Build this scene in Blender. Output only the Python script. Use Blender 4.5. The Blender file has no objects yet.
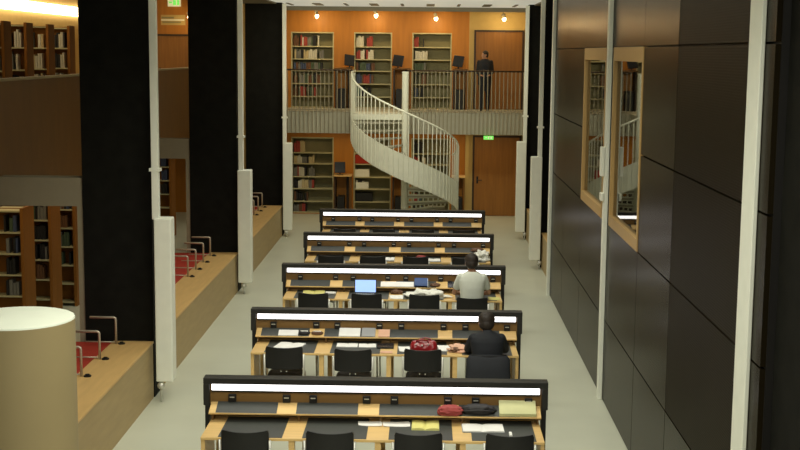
import bpy, bmesh, math, random
from mathutils import Vector, Matrix, noise
PI = math.pi
sc = bpy.context.scene
COL = sc.collection
rnd = random.Random(7)

# ------------------------------------------------------------------ materials
def mat(name, col, rough=0.6, metal=0.0, var=0.12, scale=6.0, spec=0.4, emit=None, estr=0.0,
        grain=None, bump=0.0, coat=0.0, stretch=(1, 1, 1), tint=None):
    m = bpy.data.materials.new(name); m.use_nodes = True
    nt = m.node_tree; b = nt.nodes['Principled BSDF']
    tc = nt.nodes.new('ShaderNodeTexCoord'); mp = nt.nodes.new('ShaderNodeMapping')
    nt.links.new(tc.outputs['Object'], mp.inputs['Vector'])
    mp.inputs['Scale'].default_value = stretch
    nz = nt.nodes.new('ShaderNodeTexNoise'); nz.inputs['Scale'].default_value = scale
    nz.inputs['Detail'].default_value = 4
    nt.links.new(mp.outputs['Vector'], nz.inputs['Vector'])
    cr = nt.nodes.new('ShaderNodeValToRGB')
    cr.color_ramp.elements[0].position = 0.3; cr.color_ramp.elements[1].position = 0.7
    c = Vector(col)
    cr.color_ramp.elements[0].color = (*(c * (1 - var)), 1)
    cr.color_ramp.elements[1].color = (*[min(1, x * (1 + var)) for x in c], 1)
    nt.links.new(nz.outputs['Fac'], cr.inputs['Fac'])
    nt.links.new(cr.outputs['Color'], b.inputs['Base Color'])
    b.inputs['Roughness'].default_value = rough
    b.inputs['Metallic'].default_value = metal
    b.inputs['Specular IOR Level'].default_value = spec
    if tint: b.inputs['Specular Tint'].default_value = (*tint, 1)
    b.inputs['Coat Weight'].default_value = coat
    if bump:
        bp = nt.nodes.new('ShaderNodeBump'); bp.inputs['Strength'].default_value = bump
        bp.inputs['Distance'].default_value = 0.01
        nt.links.new(nz.outputs['Fac'], bp.inputs['Height']); nt.links.new(bp.outputs['Normal'], b.inputs['Normal'])
    if emit:
        b.inputs['Emission Color'].default_value = (*emit, 1); b.inputs['Emission Strength'].default_value = estr
    return m
M = dict(
    floor=mat('floor_linoleum', (.53, .55, .44), .42, var=.04, scale=1.2, spec=.35),
    beam=mat('beam_paint', (.27, .24, .16), .7, var=.04),
    black=mat('black_cladding', (.010, .010, .008), .7, var=.2, spec=.06),
    bronze=mat('bronze_panel', (.014, .0105, .005), .27, .0, var=.10, scale=2, spec=.13, tint=(.9, .85, .6), stretch=(1, 1, .3)),
    seam=mat('dark_joint', (.006, .005, .004), .6),
    white=mat('white_paint', (.80, .82, .71), .5, var=.03),
    ceil=mat('white_ceiling_added_glow', (.62, .63, .55), .7, var=.03, emit=(1, .99, .84), estr=.34),  # white ceiling; glow added to brighten it and the hall below
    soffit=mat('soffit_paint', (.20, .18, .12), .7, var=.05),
    pale=mat('beige_plaster', (.50, .36, .13), .75, var=.04),
    orange=mat('orange_wood_panel', (.40, .16, .018), .5, var=.10, scale=3, spec=.3, stretch=(3, 3, .35)),
    brownwood=mat('brown_wood_panel', (.14, .062, .008), .5, var=.09, scale=3, spec=.3, stretch=(2, 2, .5)),
    doorw=mat('door_veneer', (.24, .105, .02), .45, var=.12, scale=4, spec=.3, stretch=(4, 4, .3)),
    framew=mat('window_frame_wood', (.42, .27, .10), .45, var=.06, scale=5, stretch=(5, 5, .5)),
    doorf=mat('door_frame_dark', (.035, .017, .006), .5),
    beech=mat('beech_wood', (.68, .46, .18), .42, var=.07, scale=5, spec=.35, stretch=(.5, 5, 5)),
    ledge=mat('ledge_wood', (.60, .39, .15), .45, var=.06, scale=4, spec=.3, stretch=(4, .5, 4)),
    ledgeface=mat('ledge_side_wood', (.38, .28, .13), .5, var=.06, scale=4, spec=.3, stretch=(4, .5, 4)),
    deskback=mat('desk_back_wood', (.20, .11, .03), .5, var=.08, scale=5, stretch=(.5, 4, 4)),
    mat_=mat('grey_desk_mat', (.045, .05, .043), .5, var=.06, scale=20),
    frame=mat('black_metal', (.012, .012, .011), .45, .2, var=.1),
    hood=mat('hood_metal', (.020, .020, .017), .5, .1, var=.08),
    tube=mat('light_diffuser', (.9, .9, .88), .4, emit=(1, .96, .95), estr=2.6, var=.01),
    chairb=mat('black_chair_plastic', (.009, .009, .009), .45, var=.1, spec=.35),
    chrome=mat('satin_steel', (.62, .62, .56), .38, .6, var=.04),
    steel=mat('bent_steel_tube', (.50, .44, .34), .4, .5, var=.05),
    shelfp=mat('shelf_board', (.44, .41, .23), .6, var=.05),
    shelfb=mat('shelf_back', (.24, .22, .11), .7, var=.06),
    endp=mat('bookcase_end_wood', (.24, .10, .02), .6, spec=.1, var=.08, scale=3, stretch=(3, 3, .4)),
    red=mat('red_felt', (.36, .028, .012), .85, var=.10, scale=30),
    stair=mat('stair_white_steel', (.66, .68, .56), .45, var=.04),
    rail=mat('railing_grey_steel', (.26, .23, .15), .5, var=.06),
    fascia=mat('fascia_grey', (.42, .41, .31), .6, var=.05),
    tread=mat('stair_tread', (.35, .34, .26), .6, var=.06),
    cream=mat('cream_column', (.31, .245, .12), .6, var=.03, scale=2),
    creamlit=mat('cream_column_lit_top', (.56, .60, .50), .6, var=.02),  # column top coloured paler to carry the light falling on it
    paper=mat('white_paper', (.80, .80, .76), .7, var=.02),
    yellow=mat('yellow_paper', (.66, .62, .20), .7, var=.05),
    cover=mat('pale_green_cover', (.52, .52, .26), .6, var=.06),
    greyp=mat('grey_print', (.32, .33, .33), .7, var=.05),
    pink=mat('dusty_red_cloth', (.30, .05, .045), .8, var=.12, scale=14, bump=.3),
    bagred=mat('glossy_red_leather', (.24, .008, .012), .28, var=.12, scale=9, bump=.08, coat=.2),
    bagblk=mat('black_bag_fabric', (.012, .011, .011), .6, var=.2, scale=12, bump=.3),
    brown=mat('brown_leather', (.12, .055, .025), .55, var=.15, scale=10, bump=.2),
    pinkp=mat('pink_paper', (.70, .42, .28), .7, var=.04),
    blue=mat('blue_cover', (.035, .075, .20), .5, var=.06),
    bluescr=mat('laptop_screen_glow', (.25, .4, .7), .3, emit=(.36, .55, .95), estr=.85, var=.02),
    scr=mat('monitor_glass', (.012, .013, .016), .25, var=.05),
    clothw=mat('white_cotton', (.78, .78, .70), .85, var=.04, scale=18, bump=.5),
    green=mat('exit_sign_green', (.05, .3, .05), .5, emit=(.22, .85, .12), estr=.9, var=.02),
    signw=mat('sign_white', (.7, .7, .55), .5, emit=(.8, .85, .5), estr=.35, var=.02),
    bulb=mat('lamp_bulb', (1, .95, .8), .4, emit=(1, .85, .5), estr=14, var=.01),
    warmtube=mat('warm_light_tube', (1, .9, .7), .4, emit=(1, .80, .50), estr=7, var=.01),
    skin=mat('skin', (.42, .22, .13), .55, var=.06, scale=12),
    hair=mat('dark_hair', (.022, .015, .010), .6, var=.3, scale=40, bump=.4),
    tee=mat('light_grey_cotton', (.62, .65, .57), .85, var=.05, scale=9, bump=.25),
    suit=mat('dark_suit_cloth', (.010, .012, .016), .75, var=.12, scale=12, bump=.2),
    jeans=mat('dark_trousers', (.015, .016, .02), .8, var=.12, scale=12),
    shirt=mat('white_shirt', (.7, .7, .66), .8, var=.03),
)
def glass_mat():
    m = bpy.data.materials.new('window_pane_glass'); m.use_nodes = True
    nt = m.node_tree; nt.nodes.clear()
    o = nt.nodes.new('ShaderNodeOutputMaterial'); mx = nt.nodes.new('ShaderNodeMixShader')
    g = nt.nodes.new('ShaderNodeBsdfGlossy'); g.inputs['Roughness'].default_value = .015
    g.inputs['Color'].default_value = (.85, .85, .8, 1)
    t = nt.nodes.new('ShaderNodeBsdfTransparent'); t.inputs['Color'].default_value = (.7, .7, .65, 1)
    lw = nt.nodes.new('ShaderNodeFresnel'); lw.inputs['IOR'].default_value = 1.9
    nt.links.new(lw.outputs[0], mx.inputs[0]); nt.links.new(t.outputs[0], mx.inputs[1]); nt.links.new(g.outputs[0], mx.inputs[2])
    nt.links.new(mx.outputs[0], o.inputs[0]); return m
M['bronze'].node_tree.nodes['Principled BSDF'].inputs['IOR'].default_value = 1.27
M['glass'] = glass_mat()
def slot_mat():   # bronze panel with fine horizontal slots (acoustic panel)
    m = M['bronze'].copy(); m.name = 'bronze_slotted_panel'; nt = m.node_tree; b = nt.nodes['Principled BSDF']
    tc = nt.nodes.new('ShaderNodeTexCoord'); w = nt.nodes.new('ShaderNodeTexWave'); w.bands_direction = 'Z'
    w.inputs['Scale'].default_value = 14; nt.links.new(tc.outputs['Object'], w.inputs['Vector'])
    bp = nt.nodes.new('ShaderNodeBump'); bp.inputs['Strength'].default_value = .12; bp.inputs['Distance'].default_value = .01
    nt.links.new(w.outputs['Fac'], bp.inputs['Height']); nt.links.new(bp.outputs['Normal'], b.inputs['Normal'])
    b.inputs['Roughness'].default_value = .45
    return m
M['slots'] = slot_mat()
BOOKC = dict(red=(.30, .045, .03), white=(.55, .54, .44), black=(.015, .015, .015), blue=(.05, .07, .13),
             green=(.06, .09, .05), brown=(.13, .06, .025), cream=(.48, .40, .22), grey=(.16, .16, .14))
for k, c in BOOKC.items(): M['book_' + k] = mat('book_' + k, c, .55, var=.08)

# ------------------------------------------------------------------ geometry helpers
def B(): return bmesh.new()
def box(bm, x0, x1, y0, y1, z0, z1, rot=None):
    vs = [Vector((x, y, z)) for z in (z0, z1) for y in (y0, y1) for x in (x0, x1)]
    if rot:
        ce = Vector(((x0+x1)/2, (y0+y1)/2, (z0+z1)/2)); vs = [rot @ (v-ce) + ce for v in vs]
    v = [bm.verts.new(p) for p in vs]
    for f in ((0,2,3,1), (4,5,7,6), (0,1,5,4), (2,6,7,3), (0,4,6,2), (1,3,7,5)): bm.faces.new([v[i] for i in f])
    return bm
def ring(bm, c, ax, n, rx, ry=None, ref=None):
    ax = ax.normalized(); ry = rx if ry is None else ry
    ref = ref or (Vector((0, 0, 1)) if abs(ax.z) < .9 else Vector((1, 0, 0)))
    a = ref.cross(ax)
    if a.length < 1e-4: a = Vector((0, 1, 0)).cross(ax)
    a.normalize(); b = ax.cross(a)
    return [bm.verts.new(c + a*math.cos(t)*rx + b*math.sin(t)*ry) for t in [2*PI*i/n for i in range(n)]]
def skinrings(bm, rs, closed=False):
    n = len(rs[0])
    for r0, r1 in zip(rs, rs[1:] + (rs[:1] if closed else [])):
        for i in range(n): bm.faces.new((r0[i], r0[(i+1) % n], r1[(i+1) % n], r1[i]))
    if not closed:
        bm.faces.new(rs[0][::-1]); bm.faces.new(rs[-1])
def tube(bm, pts, r, n=8, caps=True):
    pts = [Vector(p) for p in pts]; rs = []
    rr = r if isinstance(r, (list, tuple)) else [r]*len(pts)
    for i, p in enumerate(pts):
        ax = (pts[min(i+1, len(pts)-1)] - pts[max(i-1, 0)])
        rs.append(ring(bm, p, ax, n, rr[i]))
    skinrings(bm, rs); return bm
def loft(bm, rings, n=16, pw=2.0):
    """rings: (cx,cy,cz,rx,ry) horizontal superellipse sections"""
    rs = []
    for (cx, cy, cz, rx, ry) in rings:
        L = []
        for i in range(n):
            t = 2*PI*i/n; c, s = math.cos(t), math.sin(t)
            L.append(bm.verts.new((cx + rx*math.copysign(abs(c)**(2/pw), c), cy + ry*math.copysign(abs(s)**(2/pw), s), cz)))
        rs.append(L)
    skinrings(bm, rs); return bm
def ball(bm, c, rx, ry=None, rz=None, seg=16, rot=None):
    ry = ry or rx; rz = rz or rx
    m = Matrix.Translation(Vector(c)) @ (rot.to_4x4() if rot else Matrix()) @ Matrix.Diagonal((rx, ry, rz, 1))
    bmesh.ops.create_uvsphere(bm, u_segments=seg, v_segments=seg//2+2, radius=1, matrix=m)
    return bm
def arcpts(c, r, a0, a1, n, z0=0, z1=0):
    return [Vector((c[0]+r*math.cos(a0+(a1-a0)*i/n), c[1]+r*math.sin(a0+(a1-a0)*i/n), z0+(z1-z0)*i/n)) for i in range(n+1)]

ORG = {}
def org(o): return ORG.get(o.name, Vector((0, 0, 0))) if o else Vector((0, 0, 0))
def obj(name, bm, m, parent=None, bevel=0, smooth=False, label=None, recalc=True):
    if recalc: bmesh.ops.recalc_face_normals(bm, faces=bm.faces)
    o0 = org(parent)
    if o0.length: bmesh.ops.translate(bm, verts=bm.verts, vec=-o0)
    me = bpy.data.meshes.new(name); bm.to_mesh(me); bm.free()
    me.materials.append(M[m] if isinstance(m, str) else m)
    if smooth:
        for p in me.polygons: p.use_smooth = True
        if smooth == 'auto':
            me.set_sharp_from_angle(angle=math.radians(40))
    o = bpy.data.objects.new(name, me); COL.objects.link(o)
    if parent: o.parent = parent; ORG[o.name] = o0
    if bevel:
        b = o.modifiers.new('bevel', 'BEVEL'); b.width = bevel; b.segments = 2; b.limit_method = 'ANGLE'
    if label: o['label'] = label
    return o
def tag(o, label=None, cat=None, group=None, kind=None):
    if label: o['label'] = label
    if cat: o['category'] = cat
    if group: o['group'] = group
    if kind: o['kind'] = kind
    return o
def thing(name, label, cat, loc=(0, 0, 0), group=None):
    o = bpy.data.objects.new(name, None); COL.objects.link(o); o.location = loc
    o.empty_display_size = .1
    ORG[o.name] = Vector(loc); return tag(o, label, cat, group)
def one(name, bm, m, label, cat, loc=None, group=None, **k):
    """a thing that is one mesh; geometry in world space, origin moved to loc"""
    if loc is not None:
        bmesh.ops.translate(bm, verts=bm.verts, vec=-Vector(loc))
    o = obj(name, bm, m, None, **k)
    if loc is not None: o.location = loc
    return tag(o, label, cat, group)
def struct(name, bm, m, **k):
    return tag(obj(name, bm, m, **k), kind='structure')
def dup(root, loc, rz=0, label=None, group=None):
    r = root.copy(); COL.objects.link(r); r.location = loc; r.rotation_euler = (0, 0, rz)
    if label: r['label'] = label
    if group: r['group'] = group
    for ch in list(root.children):
        c = ch.copy(); COL.objects.link(c); c.parent = r
        for g in list(ch.children):
            d = g.copy(); COL.objects.link(d); d.parent = c
    return r
def bx(*a, **k): return box(B(), *a, **k)

# ------------------------------------------------------------------ camera
H = 4.55; F = 1271.; YAW, PIT, ROL = .01997, .13484, .00924
f = Vector((-math.sin(YAW)*math.cos(PIT), math.cos(YAW)*math.cos(PIT), -math.sin(PIT)))
r = Vector((math.cos(YAW), math.sin(YAW), 0)); u = r.cross(f)
r, u = r*math.cos(ROL)+u*math.sin(ROL), -r*math.sin(ROL)+u*math.cos(ROL)
cam = bpy.data.cameras.new('camera'); co = bpy.data.objects.new('camera', cam); COL.objects.link(co)
mw = Matrix((r, u, -f)).transposed().to_4x4(); mw.translation = Vector((0, 0, H)); co.matrix_world = mw
cam.sensor_width = 36; cam.lens = F*36/800; cam.clip_end = 200; sc.camera = co

# ------------------------------------------------------------------ shell
YB = 35.7                        # back wall plane
struct('floor', bx(-13, 4, -4, 38, -.2, 0), 'floor')
struct('wall_left', bx(-12.2, -12, -4, 38, 0, 6.4), 'pale')
struct('wall_front', bx(-13, 4, -4.2, -4, 0, 6.4), 'pale')
# back wall: orange wood with openings for the six bookcases, pale plaster around the doors
OPEN = [(-3.80, -2.60), (-2.04, -.98), (-.42, .68)]
ZO = [(.02, 2.17), (3.0, 5.10)]
bm = B()
xs = [-12] + [v for o_ in OPEN for v in o_] + [1.16]
for i in range(len(xs)-1):
    if i % 2 == 0: box(bm, xs[i], xs[i+1], YB, YB+.45, 0, 6.4)
    else:
        for z0, z1 in ((0, ZO[0][0]), (ZO[0][1], ZO[1][0]), (ZO[1][1], 6.4)): box(bm, xs[i], xs[i+1], YB, YB+.45, z0, z1)
wb = struct('wall_back', bm, 'orange')
bm = B()
for i in (1, 3, 5):
    box(bm, xs[i]-.01, xs[i+1]+.01, YB+.45, YB+.5, 0, 6.4)
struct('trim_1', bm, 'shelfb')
struct('wall_back_right', bx(1.16, 2.74, YB, YB+.45, 0, 6.4), 'pale')
struct('trim_2', bx(1.10, 1.20, YB-.06, YB, 0, 2.42), 'pale')
struct('trim_3', bx(2.70, 2.76, 31.9, YB+.45, 0, 6.4), 'pale')

# right wall: bronze cladding panels with open joints and two window openings
XR = 2.38
yj = [8.82, 9.25, 12.2, 14.12, 16.35, 17.02, 19.35, 21.8, 23.95]
zj = [0, 1.08, 2.36, 3.45, 4.64, 6.0]
g = .009; bmA = B(); bmS = B()
for i in range(8):
    for j in range(5):
        if i in (3, 5) and j in (2, 3): continue
        box(bmS if (i == 1 and j > 0) else bmA, XR, XR+.04, yj[i]+g, yj[i+1]-g, zj[j]+g, zj[j+1]-g)
struct('wall_right', bmA, 'bronze')
struct('wall_right_slotted', bmS, 'slots')
bm = B(); ys = [8.82, yj[3], yj[4], yj[5], yj[6], 23.95]
for i in range(5):
    if i in (1, 3):
        box(bm, XR+.04, XR+.2, ys[i], ys[i+1], 0, 2.36); box(bm, XR+.04, XR+.2, ys[i], ys[i+1], 4.64, 6.0)
    else: box(bm, XR+.04, XR+.2, ys[i], ys[i+1], 0, 6.0)
struct('wall_right_backing', bm, 'seam')
struct('wall_side_room', bx(3.2, 3.3, 8.5, 36, 0, 6.2), 'soffit')
struct('wall_side_near', bx(3.6, 3.7, -4, 8.5, 0, 6.4), 'black')
for k, (a, b) in enumerate(((yj[3], yj[4]), (yj[5], yj[6]))):
    t = bpy.data.objects.new('window_%d' % (k+1), None); COL.objects.link(t); t['kind'] = 'structure'
    t.location = (XR, (a+b)/2, 2.36); ORG[t.name] = Vector(t.location)
    fr = B(); fw = .06
    x0, x1 = XR-.012, XR+.10
    box(fr, x0, x1, a, a+fw, 2.36, 4.64); box(fr, x0, x1, b-fw, b, 2.36, 4.64)
    box(fr, x0, x1, a+fw, b-fw, 4.64-.17, 4.64); box(fr, x0, x1, a+fw, b-fw, 2.36, 2.36+.14)
    obj('window_frame', fr, 'framew', t, bevel=.004)
    obj('window_pane', bx(XR+.035, XR+.045, a+fw, b-fw, 2.5, 4.47), 'glass', t)
# right side far bays: pillars, wood boxes
def pillar(x0, x1, y0, y1, z1=5.73):
    return struct('pillar', bx(x0, x1, y0, y1, 0, z1), 'black')
pillar(2.46, 3.2, 27.0, 27.4); pillar(2.46, 3.2, 31.3, 31.7)
pillar(2.47, 3.6, 8.1, 8.8, 6.0)
for y in (16.3, 23.8, 31.3): pillar(-4.45, -3.55, y, y+.4, 6.0)
pillar(-4.45, -3.55, 8.3, 8.7, 6.0)
for y0, y1 in ((23.97, 26.98), (27.42, 31.28)):
    t = thing('wall_bench', 'low beech boxed bench by the right wall, %s' % ('nearer of the two' if y0 < 25 else 'farther of the two beside the doors'), 'bench', (2.78, (y0+y1)/2, 0), 'low boxes on the right side')
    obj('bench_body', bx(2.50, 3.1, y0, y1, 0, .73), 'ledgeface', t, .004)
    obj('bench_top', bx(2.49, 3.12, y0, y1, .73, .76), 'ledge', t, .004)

# ceilings
struct('ceiling', bx(-3.68, 2.58, -4, 33.62, 5.73, 5.85), 'ceil')
struct('ceiling_soffit_left', bx(-4.9, -3.685, -4, 33.62, 5.70, 6.1), 'soffit')
struct('ceiling_soffit_right', bx(2.585, 3.7, -4, 33.62, 5.70, 6.1), 'soffit')
struct('ceiling_upper', bx(-13, 4, -4, 37, 6.2, 6.4), 'soffit')
for k in range(9):
    x = -3.43 + .7*k
    wide = k % 2 == 1
    one('ceiling_slot', bx(x-(.10 if wide else .035), x+(.10 if wide else .035), 31.4, 32.7, 5.715, 5.73), 'soffit',
        '%s dark slot in the white ceiling, %s' % ('wide' if wide else 'narrow', ['first at the left end','between the first two spotlights, left one','just right of the leftmost spotlight','above the gap between left and middle bookcases','above the middle bookcase','above the stair post','above the right bookcase','above the upper door edge','last at the right end'][k]) , 'ceiling slot', (x, 31.4, 5.71), 'dark slots in the white ceiling')
struct('trim_4', bx(-3.7, 2.6, 33.62, 33.70, 5.62, 5.80), 'soffit')

# gallery slabs
struct('gallery_floor', bx(-5.5, 2.7, 33.6, YB, 2.42, 3.0), 'fascia')
struct('gallery_floor_left', bx(-12, -5.62, 8, YB, 2.57, 2.95), 'fascia')
bm = B(); box(bm, -5.62, -5.56, 8, 36, 2.5, 4.13)
struct('gallery_parapet', bm, 'brownwood')
struct('trim_5', bx(-5.66, -5.52, 8, 36, 4.13, 4.165), 'cream')
for y in (16.32, 23.82):
    bm = B(); box(bm, -9, -4.46, y, y+.3, 2.53, 2.9); box(bm, -4.53, -4.455, y, y+.12, 0, 2.53)
    struct('gallery_beam', bm, 'beam')
bm = B(); box(bm, -4.53, -4.46, 31.35, 31.5, 0, 5.7); struct('trim_6', bm, 'pale')
struct('wall_upper_left', bx(-9.75, -9.55, 8, YB, 2.95, 6.2), 'pale')

# doors on the back wall
def door(n, x0, x1, z0, z1, fr=.05, handle_z=1.02, side=-1, wallx=YB):
    t = bpy.data.objects.new('door_%d' % n, None); COL.objects.link(t); t['kind'] = 'structure'
    t.location = ((x0+x1)/2, wallx, z0); ORG[t.name] = Vector(t.location)
    obj('door_leaf', bx(x0+fr, x1-fr, wallx-.05, wallx, z0+.01, z1-fr), 'doorw', t)
    b_ = B(); box(b_, x0, x0+fr, wallx-.08, wallx, z0, z1); box(b_, x1-fr, x1, wallx-.08, wallx, z0, z1); box(b_, x0+fr, x1-fr, wallx-.08, wallx, z1-fr, z1)
    obj('door_frame', b_, 'doorf', t)
    hx = x0+fr+.09 if side < 0 else x1-fr-.09
    b_ = B(); tube(b_, [(hx, wallx-.05, z0+handle_z), (hx, wallx-.11, z0+handle_z), (hx+.13, wallx-.11, z0+handle_z)], .012)
    box(b_, hx-.025, hx+.025, wallx-.058, wallx-.05, z0+handle_z-.1, z0+handle_z+.1)
    obj('door_handle', b_, 'frame', t)
door(1, 1.30, 2.68, 3.0, 5.19); door(2, 1.31, 2.66, 0, 2.27)
door(3, -7.6, -6.55, 2.95, 5.0)

# ------------------------------------------------------------------ ducts / conduits on pillars
def duct(x0, x1, y0, y1, zt, zb, px, label, ztop=5.7):
    t = thing('duct_casing', label, 'duct', ((x0+x1)/2, (y0+y1)/2, zb), 'tall white casings on the pillars')
    obj('casing', bx(x0, x1, y0, y1, zb, zt), 'white', t, .015)
    b_ = B(); box(b_, px-.045, px+.045, y0+.05, y0+.15, zt-.02, ztop)
    obj('conduit', b_, 'white', t, .008)
    b_ = B(); xc = px+.04; ball(b_, (xc, y0+.05, zb-.06), .05); tube(b_, [(xc, y0+.05, zb), (xc, y0+.05, 0)], .013)
    obj('drain_valve', b_, 'chrome', t, smooth=True)
    b_ = B(); box(b_, px-.07, px+.07, y0+.04, y0+.16, zt+.6, zt+.64); obj('pipe_clip', b_, 'white', t)
duct(-3.47, -3.25, 16.02, 16.27, 2.42, .28, -3.455, 'tall white casing on the nearest left black pillar, conduit above')
duct(-3.51, -3.26, 23.52, 23.77, 2.35, .22, -3.45, 'tall white casing on the middle left black pillar')
duct(-3.51, -3.29, 31.02, 31.27, 2.33, .18, -3.47, 'tall white casing on the left pillar nearest the bookshelves')
duct(2.22, 2.45, 26.72, 26.97, 2.40, .2, 2.40, 'tall white casing at the nearer right black pillar')
duct(2.22, 2.45, 31.02, 31.27, 2.42, .2, 2.41, 'tall white casing at the right pillar by the exit door')
def pole(y0, y1, w, label, extra=False):
    t = thing('wall_pole', label, 'pole', (XR-w/2, (y0+y1)/2, 0))
    obj('pole_strip', bx(XR-w, XR-.002, y0, y1, 0, 5.70), 'white', t, .006)
    if extra:
        obj('junction_box', bx(XR-w-.05, XR-w, y0-.01, y1+.01, 2.98, 3.36), 'white', t, .008)
        obj('lower_clip', bx(XR-w-.04, XR-w, y0-.02, y1+.02, 2.66, 2.76), 'white', t, .008)
pole(9.08, 9.42, .035, 'wide white vertical strip on the near end of the bronze wall')
pole(16.5, 16.62, .06, 'thin white pole on the bronze wall between the two windows', True)
pole(23.8, 23.95, .06, 'thin white strip at the far end of the bronze wall')

# ------------------------------------------------------------------ left ledges with red counters and steel brackets
br0 = None
for bi, (y0, y1, wh) in enumerate(((8.72, 16.28, 'before the nearest left pillar'), (16.72, 23.78, 'between the first and second left pillars'), (24.22, 31.28, 'between the two farthest left pillars'))):
    t = thing('wood_ledge', 'long boxed beech ledge along the aisle %s' % wh, 'ledge', (-3.82, (y0+y1)/2, 0))
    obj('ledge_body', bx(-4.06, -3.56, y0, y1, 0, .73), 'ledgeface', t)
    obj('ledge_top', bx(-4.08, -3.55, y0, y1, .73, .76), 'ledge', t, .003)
    t = thing('red_counter', 'red felt topped counter behind the ledge %s' % wh, 'counter', (-4.8, (y0+y1)/2, 0))
    ya = y0 + (0, 2.4, 2.4)[bi]; xa = (-5.4, -5.0, -5.0)[bi]
    obj('counter_top', bx(xa, -4.085, ya, y1, .70, .74), 'red', t)
    obj('counter_base', bx(xa+.1, -4.2, ya+.1, y1-.1, 0, .70), 'ledgeface', t)
    ny = {0: [16.1, 15.26, 14.42, 13.58], 1: [23.33, 22.6, 21.84, 21.1], 2: [30.85, 30.1, 29.35]}[bi]
    for k, y in enumerate(ny):
        where = ['farthest from the camera', 'second from the far end', 'third from the far end', 'fourth from the far end'][k]
        t = thing('desk_bracket', 'steel tube bracket %s, %s' % (wh.replace('between the first and second left pillars', 'in the second bay').replace('between the two farthest left pillars', 'in the far bay'), where), 'bracket', (-3.98, y, .76), 'bent steel brackets on the left ledges')
        b_ = B(); tube(b_, [(-4.0, y, .76), (-4.0, y, 1.08), (-4.005, y, 1.10), (-4.02, y, 1.11), (-4.34, y, 1.11)], .016)
        obj('tube_frame', b_, 'steel', t, smooth=True)
        b_ = B(); tube(b_, [(-4.0, y, .785), (-4.40, y, .785)], .009, 6)
        obj('rung', b_, 'steel', t, smooth=True)
        b_ = B(); tube(b_, [(-3.93, y, .76), (-3.93, y, .775)], .045, 14); tube(b_, [(-3.93, y, .775), (-3.93, y, .79)], .025, 12)
        obj('cable_grommet', b_, 'frame', t)

# cream round column in the near left
t = thing('round_column', 'large round cream column with a flat brightly lit top in the near left corner', 'column', (-2.79, 8.5, 0))
b_ = B(); loft(b_, [(-2.79, 8.5, 0, .385, .385), (-2.79, 8.5, 2.715, .385, .385)], 64)
obj('column_shaft', b_, 'cream', t, smooth='auto')
b_ = B(); loft(b_, [(-2.79, 8.5, 2.715, .385, .385), (-2.79, 8.5, 2.725, .380, .380), (-2.79, 8.5, 2.73, .36, .36)], 64)
obj('column_top', b_, 'creamlit', t, smooth='auto')

# ------------------------------------------------------------------ reading desks
PX0, PX1 = -2.30, 1.30
PY = [12.95 + 3.615*k for k in range(5)]
MATX = [(-2.04, -1.40), (-1.20, -.56), (-.34, .30), (.49, 1.13)]
PADX = [(-2.15, -1.515), (-1.315, -.675), (-.455, .185), (.375, 1.0)]
SOCK = [-2.0, -1.43, -1.15, -.59, -.30, .26, .55, 1.1]
def make_desk():
    t = thing('reading_desk', '', 'desk', (-.5, 12.965, 0))
    P = 12.95
    c = 12.965
    def side(s):
        # s=1 the side facing the camera, s=-1 the far side (mirror in y about c)
        def y(v): return v if s > 0 else 2*c - v
        def bb(x0, x1, a, b, z0, z1, bm=None):
            bm = bm or B(); a, b = sorted((y(a), y(b))); return box(bm, x0, x1, a, b, z0, z1)
        obj('desktop', bb(-2.21, 1.21, 12.2, P, .712, .74), 'beech', t, .004)
        for x0, x1 in ((-2.21, -2.17), (1.17, 1.21)):
            obj('end_panel', bb(x0, x1, 12.22, 12.80, 0, .712), 'beech', t, .003)
        for x0, x1 in ((-1.335, -1.275), (-.475, -.415), (.37, .43)):
            obj('desk_leg', bb(x0, x1, 12.22, 12.30, 0, .712), 'beech', t, .003)
        if s > 0:
            for x0, x1 in MATX: obj('desk_mat', bb(x0, x1, 12.215, P-.02, .74, .744), 'mat_', t)
        # slanted riser behind the worktop, with the same grey pads
        def slab(x0, x1, off, th):
            b_ = B(); rs = []
            for xx in (x0, x1):
                rs.append([b_.verts.new((xx, y(yy), zz)) for yy, zz in ((P-.205, .832+off), (P-.025, .903+off), (P-.025, .903+off-th), (P-.205, .832+off-th))])
            skinrings(b_, rs); return b_
        obj('sloped_shelf', slab(-2.22, 1.22, 0, .012), 'beech', t)
        obj('shelf_lip', bb(-2.22, 1.22, P-.212, P-.203, .819, .836), 'beech', t, .002)
        for xx in (-2.20, -1.30, -.45, .40, 1.18): obj('shelf_bracket', bb(xx, xx+.02, P-.15, P-.001, .742, .826), 'deskback', t)
        if s > 0:
            for x0, x1 in PADX: obj('shelf_pad', slab(x0, x1, .004, .004), 'mat_', t)
        b_ = B(); bb(-2.235, 1.235, P, 12.972, .745, 1.13, b_)
        obj('back_board', b_, 'deskback', t)
        if s > 0:
            for x in SOCK:
                so = obj('socket_box', bb(x-.040, x+.040, P-.04, P-.001, .905, .985), 'frame', t, .004)
                obj('cable_slot', bb(x-.025, x+.025, P-.046, P-.04, .952, .963), 'chrome', so)
        obj('light_strip', bb(-2.215, 1.215, P-.045, P-.02, 1.030, 1.096), 'tube', t, .006)
        obj('light_backing', bb(-2.22, 1.22, P-.02, P-.001, 1.01, 1.10), 'frame', t)
    side(1); side(-1)
    b_ = B(); box(b_, -2.30, 1.30, 12.89, 13.04, 1.10, 1.165); box(b_, -2.30, -2.235, 12.89, 13.04, .87, 1.10); box(b_, 1.235, 1.30, 12.89, 13.04, .87, 1.10)
    obj('light_hood', b_, 'hood', t, .006)
    for x0, x1 in ((-2.285, -2.235), (1.235, 1.285)):
        obj('end_post', bx(x0, x1, 12.90, 13.03, 0, .87), 'frame', t, .004)
    return t
desk0 = make_desk()
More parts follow.
